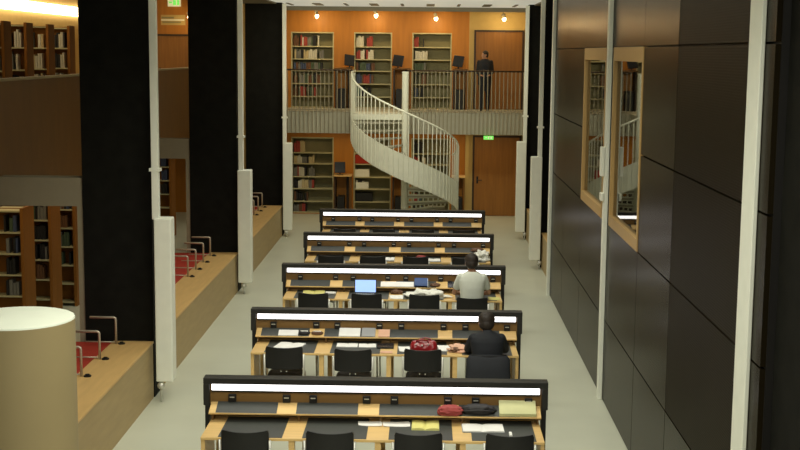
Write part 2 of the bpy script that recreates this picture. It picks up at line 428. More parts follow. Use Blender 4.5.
DL = ['nearest reading desk, beech with grey mats and a long lamp, yellow book on it',
      'second reading desk from the front, with the red bag on it',
      'third reading desk from the front, with the open blue laptop',
      'fourth reading desk from the front, with a pale coat at its right end',
      'farthest reading desk, empty, just before the spiral staircase']
for k, P in enumerate(PY):
    if k == 0: desk0['label'] = DL[0]; desk0['group'] = 'rows of reading desks'
    else: dup(desk0, (-.5, P+.015, 0), 0, DL[k], 'rows of reading desks')

# ------------------------------------------------------------------ chairs (origin: floor, under the seat centre; sitter faces +Y)
def make_chair():
    t = thing('reading_chair', '', 'chair')
    b_ = B(); n = 12; rows = []
    for zi, z in enumerate((.565, .585, .64, .73, .82, .845)):
        for side_ in (0,):
            pass
        w = .235 if zi not in (0, 5) else .222
        front = []; back = []
        for i in range(n+1):
            s = -1 + 2*i/n
            x = s*w; y = -.235 + .055*s*s - (z-.5)*.10
            zz = z + (.012*s*s if zi >= 4 else 0)
            front.append(b_.verts.new((x, y+.012, zz))); back.append(b_.verts.new((x, y-.012, zz)))
        rows.append(front + back[::-1])
    skinrings(b_, rows)
    obj('backrest', b_, 'chairb', t, smooth='auto')
    b_ = B(); rs = []
    for z, w in ((.435, .20), (.445, .225), (.462, .225), (.47, .21)):
        L = []
        for i in range(24):
            a = 2*PI*i/24; c_, s_ = math.cos(a), math.sin(a)
            L.append(b_.verts.new((w*math.copysign(abs(c_)**.45, c_), .0+(w-.005)*math.copysign(abs(s_)**.45, s_), z - .012*math.exp(-((c_*w)**2+(s_*w)**2)/.02))))
        rs.append(L)
    skinrings(b_, rs); obj('seat', b_, 'chairb', t, smooth='auto')
    for s in (-1, 1):
        b_ = B(); tube(b_, [(s*.235, -.25, 0), (s*.232, -.215, .40), (s*.247, -.222, .52), (s*.249, -.238, .76)], .014)
        obj('leg', b_, 'chrome', t, smooth=True)
        b_ = B(); tube(b_, [(s*.235, .21, 0), (s*.225, .19, .43)], .011)
        obj('leg', b_, 'chrome', t, smooth=True)
        b_ = B(); tube(b_, [(s*.228, -.205, .432), (s*.225, .19, .432)], .010)
        obj('side_rail', b_, 'chrome', t, smooth=True)
    b_ = B(); tube(b_, [(-.228, -.205, .425), (.228, -.205, .425)], .009); tube(b_, [(-.225, .17, .425), (.225, .17, .425)], .009)
    obj('cross_rail', b_, 'chrome', t, smooth=True)
    b_ = B()
    for dx in (-.035, .035): tube(b_, [(dx, -.258, .545), (dx, -.268, .545)], .008)
    obj('back_bolt', b_, 'chrome', t)
    return t
chair0 = make_chair(); first = True
PO = ['leftmost', 'second from the left', 'third from the left', 'rightmost']
RN = ['nearest reading desk', 'second reading desk', 'third reading desk', 'fourth reading desk', 'farthest reading desk']
CX = [(-1.745, -.905, -.045, .865), (-1.765, -.885, .0, .80), (-1.71, -.89, .01, .74), (-1.72, -.96, -.16, .74), (-1.70, -.88, -.05, .82)]
CDY = [(0, 0, 0, 0), (-.02, -.10, -.06, -.30), (0, 0, -.02, -.22), (.05, .03, .05, 0), (0, .04, 0, .03)]
for k in range(5):
    for j in range(4):
        y = PY[k] - .75 + .10 + CDY[k][j]     # seat centre; back sits at the desk's front edge
        lab = 'black steel legged chair at the %s, %s of four' % (RN[k], PO[j])
        if (k, j) == (1, 3): lab = 'black chair at the second reading desk, under the man in the dark suit'
        if (k, j) == (2, 3): lab = 'black chair at the third reading desk, under the man in the grey T-shirt'
        if (k, j) == (1, 2): lab = 'black chair at the second reading desk, directly before the red bag'
        if (k, j) == (2, 1): lab = 'black chair at the third reading desk, in front of the open laptop'
        rz = rnd.uniform(-.05, .05)
        if first:
            chair0.location = (CX[k][j], y, 0); chair0['label'] = lab; chair0['group'] = 'chairs at the reading desks'; chair0.rotation_euler = (0, 0, rz); first = False
        else: dup(chair0, (CX[k][j], y, 0), rz, lab, 'chairs at the reading desks')
for k in (1, 2):
    for j, x in enumerate((-1.72, -.86, .02, .83)):
        dup(chair0, (x, PY[k]+.10+.75-.08, 0), PI+rnd.uniform(-.05, .05),
            '%s black chair on the far side of the %s' % (PO[j], RN[k]), 'chairs on the far side of the reading desks')

# ------------------------------------------------------------------ bookcases and books
BOOKS = {}
def book_proto(c):
    b_ = B()                                            # unit book: x thickness 1, y depth 1, z height 1; spine towards -y
    pts = [(-.5, 1), (-.5, .06), (-.3, 0), (.3, 0), (.5, .06), (.5, 1), (.42, 1), (.42, .97), (-.42, .97), (-.42, 1)]
    pts = [(-.5, 1), (-.5, .06), (-.3, 0), (.3, 0), (.5, .06), (.5, 1)]
    rs = [[b_.verts.new((x, y, z)) for x, y in pts] for z in (0, 1)]
    skinrings(b_, rs)
    o = obj('book', b_, 'book_'+c); return o
def book(c, x, y, z, w, d, h, label, group, tilt=0, lying=False):
    if c not in BOOKS: o = BOOKS[c] = book_proto(c)
    else: o = BOOKS[c].copy(); COL.objects.link(o)
    o.location = (x, y, z); o.scale = (w, d, h)
    o.rotation_euler = (0, 0, 0) if not lying else (0, PI/2, 0)
    if tilt: o.rotation_euler = (0, tilt, 0)
    tag(o, label, 'book', group); return o
NB = 0
ORD = ['bottom', 'second', 'third', 'fourth', 'fifth', 'top']
def fill(x0, x1, y, z, hmax, case, shelf, pal, frac=.7, wmin=.025, wmax=.055):
    """stand books along one shelf from x0, leaving gaps"""
    global NB
    x = x0 + rnd.uniform(.01, .05); end = x0 + (x1-x0)*frac
    while x < end:
        c = rnd.choice(pal); run = rnd.randint(1, 3)
        for _ in range(run):
            w = rnd.uniform(wmin, wmax); h = hmax*rnd.uniform(.66, .9)
            if x+w > min(end, x1-.02): x = 1e9; break
            book(c, x+w/2, y, z, w*.96, rnd.uniform(.16, .2), h,
                 '%s book standing on the %s shelf of %s' % (c, shelf, case), '%s books on the %s shelf of %s' % (c, shelf, case))
            NB += 1; x += w
        if rnd.random() < .22: x += rnd.uniform(.04, .12)
NAMES = ['the left bookcase', 'the middle bookcase', 'the right bookcase']
LO = [.05, .36, .72, 1.06, 1.43, 1.74]; UP = [3.02, 3.29+.03, 3.68, 4.04, 4.36, 4.71]
PAL = dict(mix=['red', 'white', 'white', 'black', 'cream', 'grey', 'green', 'brown'], dark=['black', 'blue', 'green', 'brown', 'grey', 'red'], light=['white', 'cream', 'white', 'grey', 'red', 'black'])
for lvl, zs, ztop in ((0, LO, 2.17), (1, UP, 5.10)):
    for ci, (x0, x1) in enumerate(OPEN):
        nm = NAMES[ci] + (' upstairs on the gallery' if lvl else ' downstairs under the gallery')
        t = thing('bookcase', 'open %s recessed in the orange wood wall' % nm[4:], 'bookcase', ((x0+x1)/2, YB+.05, zs[0]-.04))
        e = .004
        obj('side_panel', bx(x0+e, x0+.035, YB+.0, YB+.42, zs[0]-.03, ztop-e), 'shelfp', t)
        obj('side_panel', bx(x1-.035, x1-e, YB+.0, YB+.42, zs[0]-.03, ztop-e), 'shelfp', t)
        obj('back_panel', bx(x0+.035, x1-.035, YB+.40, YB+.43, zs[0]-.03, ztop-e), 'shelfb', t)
        obj('top_board', bx(x0+.035, x1-.035, YB+.0, YB+.40, ztop-.035, ztop-e), 'shelfp', t)
        for z in zs: obj('shelf', bx(x0+.036, x1-.036, YB+.02, YB+.40, z-.03, z), 'shelfp', t, .003)
        tops = zs[1:] + [ztop]
        for si, z in enumerate(zs):
            hm = tops[si] - z - .05
            y = YB+.08
            if lvl == 1:
                pal, fr = {5: ('mix', .75), 4: ('light', .85), 3: ('dark', .85), 2: ('dark', .8), 1: ('dark', .7), 0: ('dark', 0)}[si]
            else:
                pal, fr = {5: ('light', .35), 4: ('light', .6), 3: ('light', .6), 2: ('light', .65), 1: ('dark', .45), 0: ('dark', .4)}[si]
            if ci == 1 and lvl == 1: fr *= .75
            if ci == 2 and lvl == 1: fr *= .5
            if ci == 1 and lvl == 0: fr = [0, 0, .3, .15, 0, .3][si]
            if ci == 2 and lvl == 0: fr = 0 if si == 3 else fr*.9
            if fr: fill(x0+.04, x1-.04, y, z, hm, nm, ORD[si], PAL[pal], fr*.92, .034, .07)
# left-hand stacks, perpendicular to the hall
def stack(x, y, z, h, nsh, label, nm, showfrom, nbk, D=.55):
    t = thing('library_stack', label, 'bookcase', (x, y, z), 'double sided library stacks on the left')
    obj('end_panel', bx(x-.05, x, y, y+D, z, z+h), 'endp', t, .004)
    obj('far_end_panel', bx(x-2.5, x-2.46, y, y+D, z, z+h), 'endp', t)
    obj('centre_panel', bx(x-2.46, x-.05, y+D/2-.015, y+D/2+.015, z, z+h-.03), 'endp', t)
    obj('divider', bx(x-.95, x-.92, y+.02, y+D/2-.02, z, z+h-.03), 'endp', t)
    dz = (h-.12)/nsh
    for k in range(nsh+1):
        zz = z+.08+dz*k
        obj('shelf', bx(x-2.46, x-.05, y+.005, y+D/2-.016, zz-.025, zz), 'shelfp', t)
        obj('shelf', bx(x-2.46, x-.05, y+D/2+.016, y+D-.005, zz-.025, zz), 'shelfp', t)
        if k < nsh and k >= showfrom:
            fill(x-.06-.045*nbk, x-.06, y+.03, zz, dz-.04, nm, ORD[min(k, 5)] if k < nsh-1 else 'top', ['black', 'brown', 'green', 'grey', 'black', 'blue'] if z < 1 else ['white', 'cream', 'white', 'grey', 'black'], .97, .03, .06)
for k, y in enumerate((19.3, 20.75, 22.2)):
    w = ['nearest', 'middle', 'farthest'][k]
    stack(-6.2, y, 0, 2.12, 6, 'brown ended library stack downstairs at left, %s of the three before the first black pillar' % w,
          'the %s downstairs stack at left' % w, 2, 6)
stack(-6.2, 30.7, 0, 2.12, 6, 'brown ended library stack seen between the first and second left pillars', 'the stack seen between the left pillars', 3, 5)
for k, y in enumerate((21.1, 22.3, 23.6, 25.0)):
    w = ['nearest', 'second', 'third', 'farthest'][k]
    stack(-7.0, y, 2.95, 2.06, 5, 'brown ended library stack upstairs at left, %s of the four behind the parapet' % w,
          'the %s upstairs stack at left' % w, 2, 7, .38)
print('books', NB)

# terminals on counters between the bookcases
def terminal(x, y, z, label, ang, cz):
    t = thing('computer_terminal', label, 'monitor', (x, y, z), 'computer terminals along the back wall')
    R_ = Matrix.Rotation(ang, 3, 'Z')@Matrix.Rotation(-.2, 3, 'X')
    R_ = R_ @ Matrix.Rotation(.13 if z > 2 else 0, 3, 'Y')
    obj('screen', bx(x-.15, x+.15, y-.02, y+.02, z+.05, z+.36, rot=R_), 'scr', t, .006)
    b_ = B(); tube(b_, [(x, y+.03, z), (x, y+.04, z+.15)], .02); box(b_, x-.09, x+.09, y-.04, y+.11, z, z+.012)
    obj('stand', b_, 'frame', t)
def counter(x0, x1, zt, z0, label, dark=True):
    t = thing('standing_counter', label, 'counter', ((x0+x1)/2, YB-.3, z0), 'counters between the bookcases')
    obj('counter_top', bx(x0, x1, YB-.55, YB-.002, zt-.035, zt), 'ledge' if z0 < 1 else 'brownwood', t, .004)
    obj('side_support', bx(x0+.02, x0+.06, YB-.5, YB-.002, z0, zt-.035), 'doorf', t)
    obj('side_support', bx(x1-.06, x1-.02, YB-.5, YB-.002, z0, zt-.035), 'brownwood', t)
    obj('computer_tower', bx(x0+.10, x0+.30, YB-.48, YB-.06, z0+.0, z0+.55), 'frame', t, .006)
    obj('front_panel', bx(x0+.34, x1-.06, YB-.06, YB-.004, z0, zt-.035), 'doorf', t)
counter(-2.55, -2.08, 4.12, 3.0, 'brown counter on the gallery left of the middle bookcase')
counter(-.95, -.45, 4.12, 3.0, 'brown counter on the gallery left of the right bookcase')
counter(.71, 1.12, 4.12, 3.0, 'brown counter on the gallery right of the right bookcase')
terminal(-2.14, 35.32, 4.12, 'black tilted screen on the gallery above the top of the spiral stair', .5, 0)
terminal(-.80, 35.32, 4.12, 'black tilted screen on the gallery beside the stair post', -.3, 0)
terminal(.86, 35.32, 4.12, 'black tilted screen on the gallery nearest the upper door', -.4, 0)
counter(-2.57, -2.07, 1.15, 0, 'orange counter downstairs between the left and middle bookcases')
counter(-.95, -.45, 1.15, 0, 'orange counter downstairs behind the spiral staircase')
counter(.72, 1.10, 1.15, 0, 'orange counter downstairs beside the lower door')
terminal(-2.40, 35.35, 1.15, 'black screen on the counter downstairs left of the staircase', .1, 0)
one('red_poster', bx(-2.0, -1.5, YB+.06, YB+.10, 1.435, 1.68), 'red', 'red box standing on a shelf downstairs left of the stair', 'box', (-1.75, YB+.08, 1.435))
one('red_box', bx(-.30, .05, YB+.02, YB+.3, 1.062, 1.30), 'red', 'red box on a shelf downstairs behind the spiral staircase', 'box', (-.12, YB+.15, 1.062))
one('archive_box', bx(-2.0, -1.6, YB+.06, YB+.30, 1.062, 1.27), 'white', 'white archive box on the upper of two shelves left of the stair', 'box', (-1.8, YB+.18, 1.062), 'white archive boxes downstairs')
one('archive_box', bx(-1.98, -1.62, YB+.06, YB+.30, .722, .90), 'white', 'white archive box on the lower of two shelves left of the stair', 'box', (-1.8, YB+.18, .722), 'white archive boxes downstairs')
one('equipment_box', bx(-1.98, -1.5, YB+.04, YB+.32, .362, .60), 'frame', 'black equipment box low on the shelf left of the stair', 'box', (-1.74, YB+.18, .362))

# ------------------------------------------------------------------ spiral staircase
CXs, CYs, RS = -.54, 32.2, 1.34
A0, A1 = PI, PI + math.radians(290)
NT = 16; RATE = 3.0/(A1-A0)
def zat(a): return max(0.0, 3.0 - RATE*(a-A0))
st = thing('spiral_staircase', 'white steel spiral staircase from the floor up to the gallery', 'staircase', (CXs, CYs, 0))
b_ = B(); tube(b_, [(CXs, CYs, 0), (CXs, CYs, 4.08)], .085, 20); obj('centre_pole', b_, 'stair', st, smooth='auto')
dA = (A1-A0)/NT
for i in range(NT):
    a0 = A0+dA*i; z = 3.0 - (i+1)*3.0/(NT)+.0; z = 3.0-RATE*dA*(i+1)
    if z < .02: continue
    b_ = B(); n = 4; top = []; bot = []
    P_ = [(CXs+.07*math.cos(a0), CYs+.07*math.sin(a0))] + [(CXs+(RS-.02)*math.cos(a0+(dA+.03)*j/n), CYs+(RS-.02)*math.sin(a0+(dA+.03)*j/n)) for j in range(n+1)]
    rs = [[b_.verts.new((x, y, zz)) for x, y in P_] for zz in (z-.045, z)]
    skinrings(b_, rs); obj('tread', b_, 'tread', st)
# open-grid risers
for i in range(NT):
    a = A0+dA*(i+1); z1 = 3.0-RATE*dA*(i+1)-.045; z0 = z1-.14
    if z0 < 0 or i < 8: continue
    b_ = B(); R_ = Matrix.Rotation(a, 3, 'Z')
    def rbox(u0, u1, zz0, zz1):
        k = len(b_.verts); box(b_, u0, u1, -.008, .008, zz0, zz1); b_.verts.ensure_lookup_table()
        for v in b_.verts[k:]: v.co = R_ @ v.co + Vector((CXs, CYs, 0))
    rbox(.09, RS-.03, z0, z0+.035); rbox(.09, RS-.03, z1-.035, z1)
    for q in range(10): rbox(.09+.135*q, .125+.135*q, z0+.03, z1-.03)
    obj('riser', b_, 'stair', st)
# outer stringer sheet
A1g = 2*PI + math.radians(25)
b_ = B(); rs = []; N = 60
for i in range(N+1):
    a = A0+(A1g-A0)*i/N; zt = zat(a)+.02; zb = max(.0, zat(a)-.62 if zat(a) > .62 else 0)
    zt = max(zt, .12)
    rs.append([b_.verts.new((CXs+rr*math.cos(a), CYs+rr*math.sin(a), zz)) for rr, zz in ((RS, zb), (RS+.02, zb), (RS+.02, zt), (RS, zt))])
skinrings(b_, rs); obj('stringer', b_, 'stair', st, smooth='auto')
b_ = B(); tube(b_, [(CXs+(RS+.01)*math.cos(A0+(A1g-A0)*i/N), CYs+(RS+.01)*math.sin(A0+(A1g-A0)*i/N), max(zat(A0+(A1g-A0)*i/N), .0)+1.06) for i in range(N+1)], .024)
obj('handrail', b_, 'stair', st, smooth=True)
for i in range(40):
    a = A0 + (A1g-A0)*(i+.5)/40; x, y = CXs+(RS+.028)*math.cos(a), CYs+(RS+.028)*math.sin(a)
    b_ = B(); zb = max(zat(a)-.60, .0)
    tube(b_, [(x, y, zb), (x, y, zat(a)+1.05)], .0125, 6); obj('baluster', b_, 'stair', st)
# landing (quarter at the top, joins the gallery)
b_ = B(); P_ = [(CXs, CYs)] + [(p.x, p.y) for p in arcpts((CXs, CYs), RS, PI/2, PI, 10)]
P_.insert(1, (CXs, 33.6)); P_.append((CXs-RS, CYs)); P_ = [(CXs, CYs), (CXs, 33.6), (CXs-RS, 33.6), (CXs-RS, CYs)]
rs = [[b_.verts.new((x, y, zz)) for x, y in P_] for zz in (2.86, 3.0)]
skinrings(b_, rs); obj('landing', b_, 'stair', st)
b_ = B(); tube(b_, [(CXs-RS, CYs, 4.06), (CXs-RS, 33.56, 4.06)], .024); obj('landing_rail', b_, 'stair', st)
for k in range(10):
    y = CYs+.07+k*.14; b_ = B(); tube(b_, [(CXs-RS-.01, y, 2.4), (CXs-RS-.01, y, 4.05)], .0125, 6); obj('baluster', b_, 'stair', st)
b_ = B(); box(b_, CXs-RS-.03, CXs-RS-.015, CYs, 33.58, 2.4, 2.86); obj('landing_fascia', b_, 'stair', st)

# gallery railings
def railing(x0, x1, label):
    t = thing('gallery_railing', label, 'railing', ((x0+x1)/2, 33.56, 2.42), 'gallery railings')
    b_ = B(); tube(b_, [(x0, 33.55, 4.08), (x1, 33.55, 4.08)], .024); obj('handrail', b_, 'doorf', t, smooth=True)
    b_ = B(); box(b_, x0, x1, 33.535, 33.565, 3.02, 3.05); obj('bottom_rail', b_, 'rail', t)
    n = int((x1-x0)/.105)
    for k in range(n+1):
        x = x0+.02+(x1-x0-.04)*k/n
        b_ = B(); box(b_, x-.011, x+.011, 33.525, 33.545, 2.42, 4.07); obj('baluster', b_, 'rail', t)
railing(-3.68, CXs-RS-.02, 'grey barred gallery railing left of the spiral stair')
railing(CXs+.02, 2.66, 'grey barred gallery railing right of the stair post')
railing(-5.45, -3.72, 'short grey gallery railing behind the farthest left pillar')

# signs
def running_man(t, x, y, z, s):
    b_ = B()
    box(b_, x-.16*s, x-.02*s, y-.004, y, z-.025*s, z+.02*s); box(b_, x+.06*s, x+.12*s, y-.004, y, z-.06*s, z+.06*s)
    return b_
t = thing('exit_sign', 'small green exit sign hung above the lower door', 'sign', (1.64, 33.5, 2.30))
obj('sign_panel', bx(1.51, 1.77, 33.48, 33.52, 2.30, 2.40), 'green', t)
b_ = B(); box(b_, 1.62, 1.66, 33.474, 33.48, 2.32, 2.385); box(b_, 1.555, 1.60, 33.474, 33.48, 2.345, 2.36); box(b_, 1.69, 1.73, 33.474, 33.48, 2.32, 2.38)
obj('sign_symbol', b_, 'signw', t)
b_ = B(); tube(b_, [(1.64, 33.5, 2.40), (1.64, 33.5, 2.42)], .01); obj('sign_hanger', b_, 'frame', t)
t = thing('exit_sign', 'green exit sign high on the upstairs left back wall', 'sign', (-7.03, YB-.03, 5.78))
obj('sign_panel', bx(-7.22, -6.86, YB-.05, YB, 5.76, 5.98), 'signw', t)
b_ = B(); box(b_, -7.07, -6.99, YB-.056, YB-.05, 5.80, 5.94); box(b_, -7.18, -7.10, YB-.056, YB-.05, 5.85, 5.89); box(b_, -6.96, -6.90, YB-.056, YB-.05, 5.80, 5.94)
obj('sign_symbol', b_, 'green', t)
t = thing('wall_sign', 'pale two line direction sign above the upstairs left door', 'sign', (-7.07, YB-.03, 5.25))
obj('sign_board', bx(-7.42, -6.74, YB-.04, YB, 5.25, 5.53), 'pale', t)
b_ = B(); box(b_, -7.40, -7.05, YB-.045, YB-.04, 5.43, 5.475); obj('text_line', b_, 'shelfb', t)
b_ = B(); box(b_, -7.38, -6.86, YB-.045, YB-.04, 5.31, 5.35); obj('text_line', b_, 'shelfb', t)
b_ = B(); box(b_, -7.41, -6.76, YB-.043, YB-.04, 5.37, 5.41); obj('divider_line', b_, 'white', t)

# ------------------------------------------------------------------ things on the desks
def sheet(x0, x1, y0, y1, z, th=.003, rz=0, curl=.0, n=8):
    b_ = B(); rs = []; cx, cy = (x0+x1)/2, (y0+y1)/2
    for i in range(n+1):
        x = x0+(x1-x0)*i/n; s = 2*i/n-1; zz = z+curl*(s*s) 
        L = []
        for (yy, dz) in ((y0, 0), (y1, 0), (y1, th), (y0, th)):
            p = Matrix.Rotation(rz, 3, 'Z') @ Vector((x-cx, yy-cy, 0)); L.append(b_.verts.new((cx+p.x, cy+p.y, zz+dz)))
        rs.append(L)
    skinrings(b_, rs); return b_
L0 = .7445
def papers(x0, x1, y0, y1, z, label, m='paper', n=2, rz=0, name='paper_sheets', cat='paper'):
    b_ = B()
    for k in range(n):
        q = sheet(x0+.012*k*(-1)**k, x1+.01*k*(-1)**k, y0+.008*k, y1+.006*k, z+.0035*k, .003, rz+.08*k, .004)
        me = bpy.data.meshes.new('tmp'); q.to_mesh(me); q.free(); b_.from_mesh(me); bpy.data.meshes.remove(me)
    return one(name, b_, m, label, cat, ((x0+x1)/2, (y0+y1)/2, z))
def leanslab(x0, x1, P, h, th, foot=.02, n=6, wav=0.0, zz=None):
    """slab standing on the worktop and leaning on the riser behind it"""
    b_ = B(); rs = []; q = h/.12; y0 = P-.20; y1 = y0+.172*min(q, 1); z0 = .839; z1 = z0+.072*min(q, 1)+max(0, h-.12)*1.5
    for i in range(n+1):
        x = x0+(x1-x0)*i/n; w = wav*math.sin(i*2.1)
        rs.append([b_.verts.new((x, yy, z_)) for yy, z_ in ((y0, z0+w), (y0, z0+th+w), (y1, z1+th+w), (y1, z1+w))])
    skinrings(b_, rs); return b_
def lean(x0, x1, P, h, m, label, name='leaning_papers', cat='paper', th=.012, foot=.03, wav=0.0, **k):
    return one(name, leanslab(x0, x1, P, h, th, foot, 6, wav), m, label, cat, ((x0+x1)/2, P-.1, L0), **k)
def openbook(x0, x1, y0, y1, z, label, m, rz=0, cov='greyp', th=.012, name='open_book'):
    cx, cy = (x0+x1)/2, (y0+y1)/2
    t = thing(name, label, 'book', (cx, cy, z))
    R_ = Matrix.Rotation(rz, 3, 'Z')
    b_ = B(); rs = []; n = 16; w = (x1-x0)/2; d = (y1-y0)/2
    for i in range(n+1):
        s = -1+2*i/n; h = .006+th*math.sqrt(max(0, abs(s)))*(1-.55*abs(s))*1.6
        L = []
        for yy, zz in ((-d, .003), (d, .003), (d, h), (-d, h)):
            p = R_ @ Vector((s*w*.97, yy, 0)); L.append(b_.verts.new((cx+p.x, cy+p.y, z+zz)))
        rs.append(L)
    skinrings(b_, rs); obj('pages', b_, m, t, smooth='auto')
    b_ = B(); box(b_, cx-w, cx+w, cy-d-.006, cy+d+.006, z, z+.004, rot=R_); obj('cover', b_, cov, t)
    return t
def lump(cx, cy, z, sx, sy, sz, seed, amp=.25, fr=3.0, sub=4):
    b_ = B(); bmesh.ops.create_icosphere(b_, subdivisions=sub, radius=1)
    for v in b_.verts:
        n = noise.noise(v.co*fr + Vector((seed*7.3, seed, 0))); n2 = abs(noise.noise(v.co*fr*2.3 + Vector((seed*3.1, 0, seed))))
        k = 1+amp*n*1.5-amp*n2*.9; p = v.co*k
        p = Vector((math.copysign(abs(p.x)**.8, p.x), math.copysign(abs(p.y)**.8, p.y), p.z))
        v.co = Vector((cx+p.x*sx, cy+p.y*sy, z+max(0, (p.z+.45)/1.45)*sz))
    return b_
# nearest desk
P0 = PY[0]
papers(-.655, -.42, P0-.30, P0-.16, L0, 'short white sheets on the nearest desk, at the middle wood strip', n=2)
papers(-.40, -.13, P0-.31, P0-.16, L0, 'long white sheets on the nearest desk, left of the yellow book', n=2)
openbook(-.115, .17, P0-.42, P0-.12, L0, 'open yellow paged book on the nearest desk', 'yellow', 0, 'cover', .02)
lump_ = lump(.28, P0-.15, .843, .135, .085, .09, 3, .18)
one('folded_scarf', lump_, 'pink', 'dusty red folded cloth on the raised shelf of the nearest desk', 'cloth', (.28, P0-.14, .848), smooth=True)
t = thing('shoulder_bag', 'black soft shoulder bag lying on the raised shelf of the nearest desk', 'bag', (.57, P0-.13, L0))
obj('bag_body', lump(.57, P0-.12, .848, .185, .075, .095, 5, .12), 'bagblk', t, smooth=True)
b_ = B(); tube(b_, [(.40, P0-.17, .87), (.43, P0-.20, .89), (.57, P0-.205, .90), (.71, P0-.20, .89), (.74, P0-.17, .87)], .009); obj('strap', b_, 'bagblk', t, smooth=True)
openbook(.40, .83, P0-.46, P0-.20, L0, 'large white open book on the right half of the nearest desk', 'paper', .02, 'greyp', .012)
t = thing('ring_binder', 'pale green binder leaning at the right end of the nearest desk', 'binder', (.98, P0-.1, L0))
obj('binder_cover', leanslab(.79, 1.17, P0, .135, .03, .06), 'cover', t)
b_ = leanslab(.80, 1.16, P0, .012, .004, .06)
bmesh.ops.translate(b_, verts=b_.verts, vec=(0, .04, .046)); obj('stripe', b_, 'yellow', t)
b_ = leanslab(.82, 1.14, P0, .02, .003, .06); bmesh.ops.translate(b_, verts=b_.verts, vec=(0, .09, .067)); obj('cover_label', b_, 'pinkp', t)
one('eraser', bx(.87, .90, P0-.60, P0-.48, L0, L0+.02), 'paper', 'small white eraser on the right mat of the nearest desk', 'eraser', (.885, P0-.54, L0), bevel=.004)
# second desk
P1 = PY[1]
openbook(-1.93, -1.58, P1-.64, P1-.24, L0, 'white open magazine on the left mat of the second desk', 'paper', -.22, 'greyp', .014)
lean(-1.92, -1.66, P1, .075, 'paper', 'white papers leaning behind the open magazine on the second desk', foot=.05)
for k, (x, m_, lab) in enumerate(((-1.58, 'bagblk', 'black pouch on the second desk, left of the brown pouch'), (-1.41, 'brown', 'brown leather pouch on the second desk right of the black pouch'))):
    t = thing('pencil_pouch', lab, 'pouch', (x, P1-.14, L0), 'pouches on the second desk')
    obj('pouch_body', lump(x, P1-.13, .85, .08, .055, .045, k+11, .12), m_, t, smooth=True)
    b_ = B(); tube(b_, [(x-.05, P1-.14, .892), (x+.05, P1-.14, .892)], .006, 6); obj('zip', b_, 'chrome', t)
lean(-1.12, -.84, P1, .115, 'paper', 'white stack of papers leaning behind the second chair of the second desk', foot=.06)
lean(-.82, -.64, P1, .12, 'greyp', 'grey printed papers leaning beside the white stack on the second desk', foot=.05)
openbook(-1.14, -.86, P1-.42, P1-.22, L0, 'white open book on the second desk, left one of a pair', 'paper', 0, th=.008)
openbook(-.85, -.62, P1-.42, P1-.23, L0, 'white open notebook on the second desk, right one of a pair', 'paper', .03, th=.008)
t = thing('laptop', 'closed black laptop at the middle of the second desk', 'laptop', (-.49, P1-.36, L0))
obj('laptop_base', bx(-.61, -.39, P1-.46, P1-.24, L0, L0+.014), 'frame', t, .003)
obj('laptop_lid', bx(-.61, -.39, P1-.46, P1-.24, L0+.015, L0+.024), 'scr', t, .003)
lean(-.60, -.45, P1, .10, 'pinkp', 'pink sheets leaning at the middle of the second desk')
papers(-.55, -.40, P1-.71, P1-.60, L0, 'pinkish slip at the front edge of the second desk', 'pinkp', n=1)
t = thing('handbag', 'glossy red handbag standing on the second desk behind the third chair', 'bag', (.0, P1-.60, L0))
b_ = B(); x, y = .0, P1-.60
loft(b_, [(x, y, L0+.002, .145, .07), (x, y, L0+.03, .178, .085), (x, y, L0+.08, .175, .08), (x, y, L0+.12, .16, .055), (x, y, L0+.145, .14, .03)], 36, 3)
bmesh.ops.subdivide_edges(b_, edges=b_.edges, cuts=1, use_grid_fill=True)
for v in b_.verts: v.co += Vector((.004, -.014, .008))*noise.noise(v.co*20)
obj('bag_body', b_, 'bagred', t, smooth=True)
for s in (-1, 1):
    b_ = B(); tube(b_, [(x-.08+.02*s, y+.03*s, L0+.12), (x-.07+.02*s, y+.05*s, L0+.155), (x-.0+.03*s, y+.055*s, L0+.17), (x+.07+.02*s, y+.05*s, L0+.155), (x+.08+.02*s, y+.03*s, L0+.12)], .010); obj('handle', b_, 'bagred', t, smooth=True)
b_ = B(); ball(b_, (x-.02, y-.082, L0+.10), .012); ball(b_, (x-.10, y-.07, L0+.11), .009); ball(b_, (x+.06, y-.07, L0+.11), .009); obj('clasp', b_, 'chrome', t)
papers(-.31, -.17, P1-.62, P1-.36, L0, 'white sheets left of the red handbag', n=2)
papers(.20, .36, P1-.56, P1-.26, L0, 'white sheets right of the red handbag', n=2)
t = thing('floral_pouch', 'pink and brown soft pouch left of the person in the dark suit', 'pouch', (.46, P1-.56, L0))
obj('pouch_body', lump(.45, P1-.52, L0, .14, .12, .075, 21, .4), 'pinkp', t, smooth=True)
obj('pouch_flap', lump(.40, P1-.60, L0+.015, .06, .04, .05, 22, .3), 'brown', t, smooth=True)
t = thing('headphones', 'dark headphones on the second desk behind the pink pouch', 'headphones', (.47, P1-.33, L0))
b_ = B(); tube(b_, [Vector((.47+.07*math.cos(a), P1-.33+.06*math.sin(a), L0+.012)) for a in [PI*i/10 for i in range(11)]], .009); obj('headband', b_, 'frame', t, smooth=True)
for s in (-1, 1): b_ = B(); ball(b_, (.47+.07*s, P1-.34, L0+.025), .03, .025, .025); obj('ear_cup', b_, 'frame', t, smooth=True)
